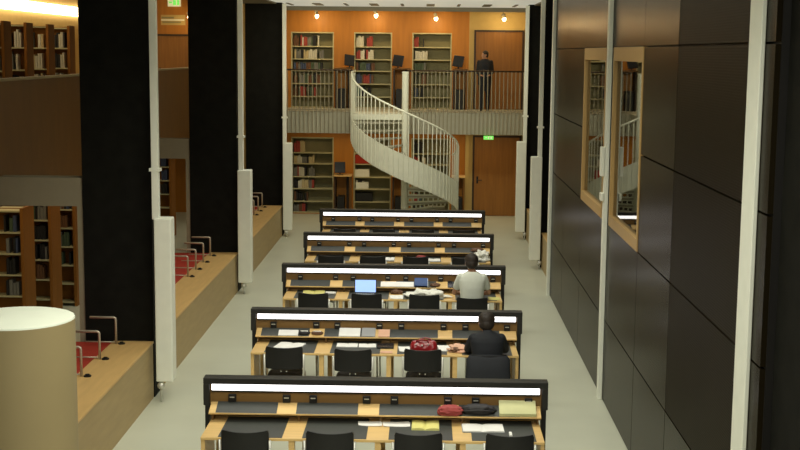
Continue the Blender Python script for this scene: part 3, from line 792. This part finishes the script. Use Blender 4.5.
# third desk
P2 = PY[2]
openbook(-1.93, -1.58, P2-.60, P2-.16, L0, 'open pale yellow book on the left mat of the third desk', 'yellow', .05, 'cover', .016)
b_ = B(); tube(b_, [(-1.56, P2-.42, L0+.024), (-1.40, P2-.42, L0+.024)], .024, 14)
one('paper_roll', b_, 'paper', 'small white roll beside the yellow book on the third desk', 'paper roll', (-1.48, P2-.42, L0), smooth='auto')
t = thing('laptop', 'open laptop with a light blue screen on the third desk', 'laptop', (-.93, P2-.40, L0))
obj('laptop_base', bx(-1.11, -.76, P2-.58, P2-.34, L0, L0+.016), 'frame', t, .003)
b_ = B()
for r_ in range(4):
    for c_ in range(11): box(b_, -1.08+.0265*c_, -1.06+.0265*c_, P2-.48+.028*r_, P2-.462+.028*r_, L0+.016, L0+.019)
obj('keyboard', b_, 'greyp', t)
R_ = Matrix.Rotation(-.18, 3, 'X')
sc_ = obj('screen_lid', bx(-1.11, -.76, P2-.325, P2-.313, L0+.016, L0+.235, rot=R_), 'frame', t, .003)
obj('screen', bx(-1.098, -.772, P2-.3275, P2-.3255, L0+.03, L0+.223, rot=R_), 'bluescr', sc_)
lean(-.70, -.17, P2, .085, 'paper', 'long white folded sheets on the raised shelf of the third desk', foot=.05)
t = thing('hardback_book', 'blue hardback book on the raised shelf of the third desk', 'book', (-.05, P2-.1, L0))
obj('cover', leanslab(-.16, .05, P2, .135, .028, .10), 'blue', t); obj('pages', leanslab(-.155, .056, P2, .134, .02, .094), 'paper', t)
one('pencil_case', lump(.17, P2-.13, .85, .085, .06, .05, 31, .2), 'brown', 'brown pencil case right of the leaning blue book', 'pencil case', (.17, P2-.13, .85), smooth=True)
one('pencil_case', lump(-.44, P2-.26, L0, .10, .06, .06, 33, .25), 'brown', 'brown pencil case on the third desk left of the crumpled white cloth', 'pencil case', (-.44, P2-.26, L0), smooth=True)
papers(-.53, -.33, P2-.72, P2-.44, L0, 'white sheets on the middle wood strip of the third desk', n=2)
b_ = lump(.05, P2-.52, L0, .29, .15, .105, 41, .6, 2.6, 5)
one('crumpled_cloth', b_, 'clothw', 'crumpled white cloth behind the third chair of the third desk', 'cloth', (.05, P2-.52, L0), smooth=True)
one('flat_case', bx(-.31, -.14, P2-.30, P2-.16, L0, L0+.03), 'bagblk', 'black flat case behind the crumpled white cloth', 'case', (-.22, P2-.23, L0), bevel=.006)
papers(1.0, 1.18, P2-.71, P2-.48, L0, 'pale yellow sheet at the right end of the third desk', 'yellow', n=1)
t = thing('mobile_phone', 'dark mobile phone standing left of the person in the grey T-shirt', 'phone', (.42, P2-.1, L0))
obj('phone_body', leanslab(.37, .45, P2, .115, .01, .03), 'scr', t); b_ = leanslab(.38, .40, P2, .012, .003); bmesh.ops.translate(b_, verts=b_.verts, vec=(0, .14, .067)); obj('phone_camera', b_, 'frame', t)
# fourth desk
P3 = PY[3]
openbook(-.73, -.56, P3-.68, P3-.35, L0, 'small white open book left of the middle strip on the fourth desk', 'paper')
openbook(.03, .29, P3-.72, P3-.45, L0, 'white open book in the middle of the fourth desk', 'paper')
one('pencil_case', lump(-.07, P3-.36, L0, .10, .06, .06, 51, .2), 'pink', 'dusty red pencil case on the fourth desk', 'pencil case', (-.07, P3-.36, L0), smooth=True)
one('folded_coat', lump(1.06, P3-.42, L0, .14, .22, .17, 61, .4, 2.0, 5), 'clothw', 'pale coat heaped at the right end of the fourth desk', 'coat', (1.06, P3-.42, L0), smooth=True)
one('knitted_hat', lump(.99, P3-.12, .85, .13, .06, .07, 63, .25), 'brown', 'brown knitted hat on the raised shelf at the right of the fourth desk', 'hat', (.99, P3-.12, .85), smooth=True)

# ------------------------------------------------------------------ people
def remesh(name, bm, m, parent, voxel=.010, smooth_it=3):
    me = bpy.data.meshes.new(name); bmesh.ops.recalc_face_normals(bm, faces=bm.faces)
    bmesh.ops.translate(bm, verts=bm.verts, vec=-org(parent)); bm.to_mesh(me); bm.free()
    tmp = bpy.data.objects.new('tmp', me); COL.objects.link(tmp)
    md = tmp.modifiers.new('r', 'REMESH'); md.mode = 'VOXEL'; md.voxel_size = voxel
    s = tmp.modifiers.new('s', 'SMOOTH'); s.iterations = smooth_it; s.factor = .5
    dg = bpy.context.evaluated_depsgraph_get(); me2 = bpy.data.meshes.new_from_object(tmp.evaluated_get(dg), depsgraph=dg)
    bpy.data.objects.remove(tmp); bpy.data.meshes.remove(me)
    me2.name = name; me2.materials.clear(); me2.materials.append(M[m])
    for p in me2.polygons: p.use_smooth = True
    o = bpy.data.objects.new(name, me2); COL.objects.link(o)
    o.parent = parent; ORG[o.name] = org(parent); return o
def limb(bm, a, b, ra, rb, n=14, k=4):
    a, b = Vector(a), Vector(b); pts = []; rr = []
    d = (b-a).normalized()
    for i in range(-2, k+3):
        if i == -2: pts.append(a-d*ra*.85); rr.append(ra*.45)
        elif i == -1: pts.append(a-d*ra*.5); rr.append(ra*.85)
        elif i == k+1: pts.append(b+d*rb*.5); rr.append(rb*.85)
        elif i == k+2: pts.append(b+d*rb*.85); rr.append(rb*.45)
        else: t_ = i/k; pts.append(a.lerp(b, t_)); rr.append((ra+(rb-ra)*t_)*(1+.06*math.sin(PI*t_)))
    tube(bm, pts, rr, n)
def head(bm, c, s=1.0, turn=0, tilt=0):
    """head facing +Y; c = centre of skull"""
    R_ = Matrix.Rotation(turn, 3, 'Z') @ Matrix.Rotation(-tilt, 3, 'X')
    c = Vector(c)
    def P(x, y, z): return c + R_ @ (Vector((x, y, z))*s)
    ball(bm, P(0, -.012, .02), .075*s, .095*s, .092*s, 24, R_)
    ball(bm, P(0, .025, -.045), .058*s, .068*s, .072*s, 20, R_)      # jaw
    ball(bm, P(0, .062, -.092), .026*s, .022*s, .02*s, 12, R_)        # chin
    limb(bm, P(0, .083, .012), P(0, .104, -.022), .008*s, .013*s, 8)  # nose
    ball(bm, P(0, .086, -.055), .024*s, .010*s, .006*s, 10, R_); ball(bm, P(0, .084, -.066), .022*s, .010*s, .007*s, 10, R_)
    for e in (-1, 1):
        ball(bm, P(e*.078, -.005, -.012), .010*s, .020*s, .033*s, 10, R_)   # ear
        ball(bm, P(e*.030, .076, .022), .017*s, .010*s, .008*s, 10, R_)     # brow
    return P
def hand(bm, w, d, palmn, side, s=1.0, curl=.5):
    """w wrist position, d direction of the hand, palmn palm normal, side=+1 right hand"""
    w, d, pn = Vector(w), Vector(d).normalized(), Vector(palmn).normalized()
    lat = d.cross(pn).normalized()*side
    # palm
    for i in range(4):
        o_ = (i-1.5)*.019*s
        limb(bm, w+d*.012*s+lat*o_*.7, w+d*.085*s+lat*o_, .014*s, .0115*s, 8, 2)
    for i, L in enumerate((.068, .078, .072, .056)):
        o_ = (i-1.5)*.0205*s; b0 = w+d*.088*s+lat*o_; ang = curl*.5; p = b0
        for q, fr_ in enumerate((.45, .32, .23)):
            dd = (d*math.cos(ang)+pn*math.sin(ang)).normalized(); e = p+dd*L*fr_*s
            limb(bm, p, e, (.0095-.001*q)*s, (.0088-.001*q)*s, 8, 1); p = e; ang += curl*.7
    tb = w+d*.022*s-lat*.025*s; t1 = tb+(d*.75-lat*.65+pn*.2).normalized()*.042*s; t2 = t1+(d*.9-lat*.15+pn*.45).normalized()*.034*s
    limb(bm, tb, t1, .0125*s, .0105*s, 8, 1); limb(bm, t1, t2, .0105*s, .0085*s, 8, 1)

def seated(x, yseat, label, sitz, headc, sh, elbows, wrists, cloth, hairlong=False, sleeve='short', lean=.12, turn=0, s=1.0, knee=.43):
    """x,yseat: pelvis; headc: (x,y,z) skull centre; sh: ((lx,y,z),(rx,y,z)); wrists on the desk"""
    t = thing('person', label, 'person', (x, yseat, 0))
    z0 = sitz
    hc = Vector(headc); (sl, sr) = [Vector(v) for v in sh]; nk = (sl+sr)/2
    body = B()
    # torso as lofted rings
    ch = nk.copy()
    def ringat(tt, rx, ry): 
        p = Vector((x, yseat, z0+.04)).lerp(nk, tt); return (p.x, p.y, p.z, rx, ry)
    loft(body, [ringat(-.10, .12, .09), ringat(-.04, .165, .115), ringat(.1, .172, .12), ringat(.35, .145, .105), ringat(.65, .172, .112), ringat(.84, .188, .105), ringat(.93, .165, .09), ringat(1.0, .115, .07), ringat(1.06, .062, .055)], 24, 2.3)
    limb(body, nk+Vector((0, .0, -.04)), hc+Vector((0, -.012, -.07)), .058, .052)
    P = head(body, hc, s, turn, .25)
    for (s_, e_, w_, sd) in ((sl, elbows[0], wrists[0], -1), (sr, elbows[1], wrists[1], 1)):
        e_, w_ = Vector(e_), Vector(w_)
        s_ = s_+Vector((-sd*.024, 0, -.055)); limb(body, s_, e_, .050, .038); limb(body, e_, w_, .038, .025)
        hand(body, w_, (w_-e_).normalized()*Vector((1, 1, .25)).length and Vector(((w_-e_).x, (w_-e_).y, (w_-e_).z*.3)), (0, 0, -1), sd, s, .45)
    feet = []
    for sd in (-1, 1):
        hip = Vector((x+sd*.09, yseat+.02, z0+.045)); kn = Vector((x+sd*.13, yseat+knee, z0+.06)); an = Vector((x+sd*.13, yseat+knee-.02, .09))
        limb(body, hip, kn, .080, .056); limb(body, kn, an, .056, .036)
        limb(body, an+Vector((0, -.02, -.035)), an+Vector((0, .14, -.055)), .036, .028)
    remesh('body', body, 'skin', t, .0085)
    # hair
    h = B()
    def hp(a, b, c): return P(a, b, c)
    Rh = Matrix.Rotation(turn, 3, 'Z')@Matrix.Rotation(-.25, 3, 'X')
    ball(h, hp(0, -.022, .033), .094*s, .104*s, .092*s, 24, Rh)
    ball(h, hp(0, -.050, -.02), .086*s, .072*s, .078*s, 20, Rh)
    for v in h.verts: v.co += (v.co-hc).normalized()*.006*noise.noise(v.co*35)
    remesh('hair', h, 'hair', t, .008, 1)
    # upper clothing
    c_ = B(); g_ = .016 if sleeve == 'short' else .026
    loft(c_, [ringat(-.08, .16+g_, .115+g_), ringat(.05, .176+g_, .125+g_), ringat(.35, .158+g_, .112+g_), ringat(.65, .178+g_, .12+g_), ringat(.84, .192+g_, .11+g_), ringat(.93, .170+g_, .095+g_), ringat(1.0, .120+g_, .075+g_), ringat(1.05, .062+g_, .058+g_)], 28, 2.3)
    for (s_, e_, w_, sd) in ((sl, elbows[0], wrists[0], -1), (sr, elbows[1], wrists[1], 1)):
        e_, w_ = Vector(e_), Vector(w_); s_ = s_+Vector((-sd*.024, 0, -.055))
        if sleeve == 'short':
            m_ = s_.lerp(e_, .62); limb(c_, s_, m_, .062, .062)
        else:
            limb(c_, s_, e_, .064, .054); limb(c_, e_, w_.lerp(e_, .08), .054, .038)
    if sleeve == 'long':   # collar of the jacket
        limb(c_, nk+Vector((-.03, -.03, .01)), nk+Vector((.03, -.03, .01)), .05, .05)
        for sd in (-1, 1):  # skirts of the jacket hang behind the seat
            pass
        loft(c_, [(x, yseat-.02, z0-.01, .20, .135), (x, yseat-.0, z0+.12, .19, .13)], 24, 2.3)
    remesh('t_shirt' if sleeve == 'short' else 'suit_jacket', c_, cloth, t, .0095)
    tr = B()
    for sd in (-1, 1):
        hip = Vector((x+sd*.09, yseat+.02, z0+.045)); kn = Vector((x+sd*.13, yseat+knee, z0+.06)); an = Vector((x+sd*.13, yseat+knee-.02, .13))
        limb(tr, hip, kn, .092, .068); limb(tr, kn, an, .068, .055)
    ball(tr, (x, yseat, z0+.05), .18, .13, .10)
    remesh('trousers', tr, 'jeans', t, .011)
    for sd in (-1, 1):
        b_ = B(); a_ = Vector((x+sd*.13, yseat+knee-.02, .0))
        limb(b_, a_+Vector((0, -.03, .042)), a_+Vector((0, .15, .034)), .042, .034); remesh('shoe', b_, 'bagblk', t, .008, 1)
    return t
# man in the light grey T-shirt (third desk)
x, ys = .735, PY[2]-.75-.10
seated(x, ys, 'person in a light grey T-shirt seated at the third desk, seen from behind', .50,
       (x-.012, ys+.09, 1.345), ((x-.195, ys+.03, 1.185), (x+.195, ys+.03, 1.185)),
       ((x-.27, ys+.14, .86), (x+.27, ys+.16, .86)), ((x-.13, ys+.42, .79), (x+.16, ys+.43, .79)), 'tee', s=1.14)
# man in the dark suit (second desk)
x, ys = .80, PY[1]-.75-.17
seated(x, ys, 'person in a dark suit seated at the second desk, seen from behind', .49,
       (x-.012, ys+.11, 1.185), ((x-.195, ys+.04, 1.055), (x+.195, ys+.04, 1.055)),
       ((x-.235, ys+.20, .82), (x+.235, ys+.20, .82)), ((x-.17, ys+.45, .79), (x+.12, ys+.46, .79)), 'suit', sleeve='long', s=1.14)
# coat hung over the chair of the person in the dark suit
cy_ = PY[1]-.75+.10-.30
b_ = B(); rs = []; n = 22
for zz, w_, yo, th in ((.845, .235, -.225, .045), (.80, .27, -.235, .075), (.66, .275, -.255, .085), (.50, .285, -.27, .09), (.36, .295, -.275, .08), (.26, .29, -.275, .05)):
    L = []
    for i in range(n):
        a = 2*PI*i/n; c_, s_ = math.cos(a), math.sin(a)
        L.append(b_.verts.new((.80+w_*math.copysign(abs(c_)**.6, c_), cy_+yo+th*math.copysign(abs(s_)**.6, s_)+.012*math.sin(i*2.7)*(.9-zz)*2, zz+.02*math.sin(i*1.3)*(zz < .3))))
    rs.append(L)
skinrings(b_, rs)
one('hanging_coat', b_, 'suit', 'dark coat hung over the chair back of the person in the dark suit', 'coat', (.80, cy_-.25, .26), smooth='auto')
# standing person on the gallery
def standing(x, y, z0, label):
    t = thing('person', label, 'person', (x, y, z0))
    body = B(); s = 1.0; hc = Vector((x-.01, y-.02, z0+1.59))
    loft(body, [(x, y, z0+.80, .13, .10), (x, y, z0+.92, .165, .11), (x, y, z0+1.10, .14, .10), (x, y, z0+1.30, .17, .11), (x, y, z0+1.41, .165, .095), (x, y, z0+1.46, .09, .07)], 24, 2.3)
    limb(body, (x, y, z0+1.42), (x-.005, y-.01, z0+1.53), .055, .05)
    P = head(body, hc, 1.0, PI*.62, .1)
    for sd in (-1, 1):
        S = Vector((x+sd*.17, y, z0+1.39)); E_ = Vector((x+sd*.21, y+.03, z0+1.10)); W = Vector((x+sd*.13, y-.14, z0+1.02))
        limb(body, S, E_, .046, .036); limb(body, E_, W, .036, .025); hand(body, W, (-sd*.4, -.9, 0), (0, 0, -1), sd)
        hp_ = Vector((x+sd*.085, y, z0+.86)); kn = Vector((x+sd*.09, y-.01, z0+.47)); an = Vector((x+sd*.09, y+.02, z0+.09))
        limb(body, hp_, kn, .078, .052); limb(body, kn, an, .052, .035); limb(body, an+Vector((0, .02, -.04)), an+Vector((0, -.14, -.055)), .034, .028)
    remesh('body', body, 'skin', t, .009)
    h = B(); Rh = Matrix.Rotation(PI*.62, 3, 'Z'); ball(h, P(0, -.02, .035), .084, .096, .09, 20, Rh); ball(h, P(0, -.045, -.02), .072, .062, .07, 16, Rh)
    remesh('hair', h, 'hair', t, .009, 1)
    c_ = B(); loft(c_, [(x, y, z0+.74, .195, .13), (x, y, z0+.92, .19, .13), (x, y, z0+1.10, .175, .125), (x, y, z0+1.30, .195, .13), (x, y, z0+1.41, .185, .11), (x, y, z0+1.47, .09, .075)], 24, 2.3)
    for sd in (-1, 1):
        S = Vector((x+sd*.17, y, z0+1.39)); E_ = Vector((x+sd*.21, y+.03, z0+1.10)); W = Vector((x+sd*.13, y-.14, z0+1.02))
        limb(c_, S, E_, .062, .05); limb(c_, E_, W.lerp(E_, .1), .05, .038)
    remesh('jacket', c_, 'suit', t, .011)
    tr = B()
    for sd in (-1, 1):
        hp_ = Vector((x+sd*.085, y, z0+.86)); kn = Vector((x+sd*.09, y-.01, z0+.47)); an = Vector((x+sd*.09, y+.02, z0+.10))
        limb(tr, hp_, kn, .095, .07); limb(tr, kn, an, .07, .058)
    remesh('trousers', tr, 'jeans', t, .012)
    for sd in (-1, 1):
        b_ = B(); a_ = Vector((x+sd*.09, y, z0)); limb(b_, a_+Vector((0, .04, .04)), a_+Vector((0, -.15, .032)), .04, .032); remesh('shoe', b_, 'bagblk', t, .009, 1)
    t.scale = (.94, .94, .95)
standing(1.56, 34.5, 3.0, 'person in dark clothes standing on the gallery before the upper door')

# ------------------------------------------------------------------ lamps
def light(name, kind, loc, energy, col, size=None, size_y=None, target=None, spot=None, blend=.6, spread=None):
    l = bpy.data.lights.new(name, kind); l.energy = energy; l.color = col
    if kind == 'AREA':
        l.shape = 'RECTANGLE'; l.size = size; l.size_y = size_y or size
        if spread: l.spread = spread
    elif size: l.shadow_soft_size = size
    if kind == 'SPOT': l.spot_size = spot; l.spot_blend = blend
    o = bpy.data.objects.new(name, l); COL.objects.link(o); o.location = loc
    d = (Vector(target)-Vector(loc)) if target else Vector((0, 0, -1))
    o.rotation_euler = d.to_track_quat('-Z', 'Y').to_euler(); return o
NEUT = (1.0, .97, .84); WARM = (1, .74, .42)
for k, y in enumerate((3.5, 8.5, 13.5, 18.5, 23.5, 28.0)):
    light('hall_light', 'AREA', (-.6, y, 5.66), (165, 165, 152, 124, 94, 46)[k], NEUT, 3.6, 1.6, target=(-.6, y+(6 if k == 0 else 1.2), 0), spread=math.radians(125))
SP = [(-3.06, 5.52), (-1.44, 5.55), (.20, 5.48), (2.06, 5.48), (-6.57, 5.46)]
for k, (x, z) in enumerate(SP):
    lab = ['leftmost of the four small spotlights above the gallery', 'small spotlight above the gallery over the middle bookcase', 'small spotlight above the gallery over the right bookcase', 'small spotlight above the upper door', 'small spotlight seen between the left pillars'][k]
    t = thing('spotlight', lab, 'lamp', (x, 35.2, z+.3), 'small gallery spotlights')
    b_ = B(); tube(b_, [(x, 35.2, 6.2), (x, 35.2, z+.12)], .012); tube(b_, [(x, 35.2, z+.14), (x+.03, 35.2, z+.03)], [.05, .045], 12)
    obj('lamp_body', b_, 'soffit', t)
    b_ = B(); ball(b_, (x+.03, 35.2, z), .05, .05, .06); obj('bulb', b_, 'bulb', t, smooth=True)
    light('spot_lamp', 'POINT', (x+.03, 35.1, z-.12), 16 if k < 4 else 9, (1, .70, .32), .05)
light('added_back_fill', 'AREA', (-.6, 28.6, 5.6), 72, (1, .93, .72), 5, .5, target=(-.6, 34.5, 2.0), spread=math.radians(110))  # added fill without a fixture, brightens the stair and gallery fascia
light('gallery_light', 'AREA', (-1.0, 34.5, 5.6), 30, WARM, 6, .8)
light('under_gallery_light', 'AREA', (-.6, 34.6, 2.40), 36, WARM, 6, .8)
# warm tube upstairs left
one('wall_light_tube', bx(-9.54, -9.44, 20, 35.4, 5.44, 5.68), 'warmtube', 'long glowing light strip high on the upstairs left wall', 'light', (-9.5, 27.7, 5.46))
light('left_upper_light', 'AREA', (-8.4, 24.5, 6.1), 120, (1, .75, .42), 2, 10)
light('left_lower_light', 'AREA', (-6.6, 20.0, 2.5), 34, WARM, 2, 8)
light('left_back_light', 'AREA', (-7.0, 31.0, 6.0), 60, WARM, 2, 4)
light('left_lower_back_light', 'AREA', (-7.6, 30.5, 2.5), 16, WARM, 2, 4)
# world: closed interior, faint ambient
w = bpy.data.worlds.new('world'); sc.world = w; w.use_nodes = True
w.node_tree.nodes['Background'].inputs[0].default_value = (.5, .45, .35, 1); w.node_tree.nodes['Background'].inputs[1].default_value = .05
vs = sc.view_settings; sc.display_settings.display_device = 'sRGB'
vs.view_transform = 'Standard'; vs.look = 'None'; vs.gamma = 1; vs.exposure = 0; vs.use_curve_mapping = False
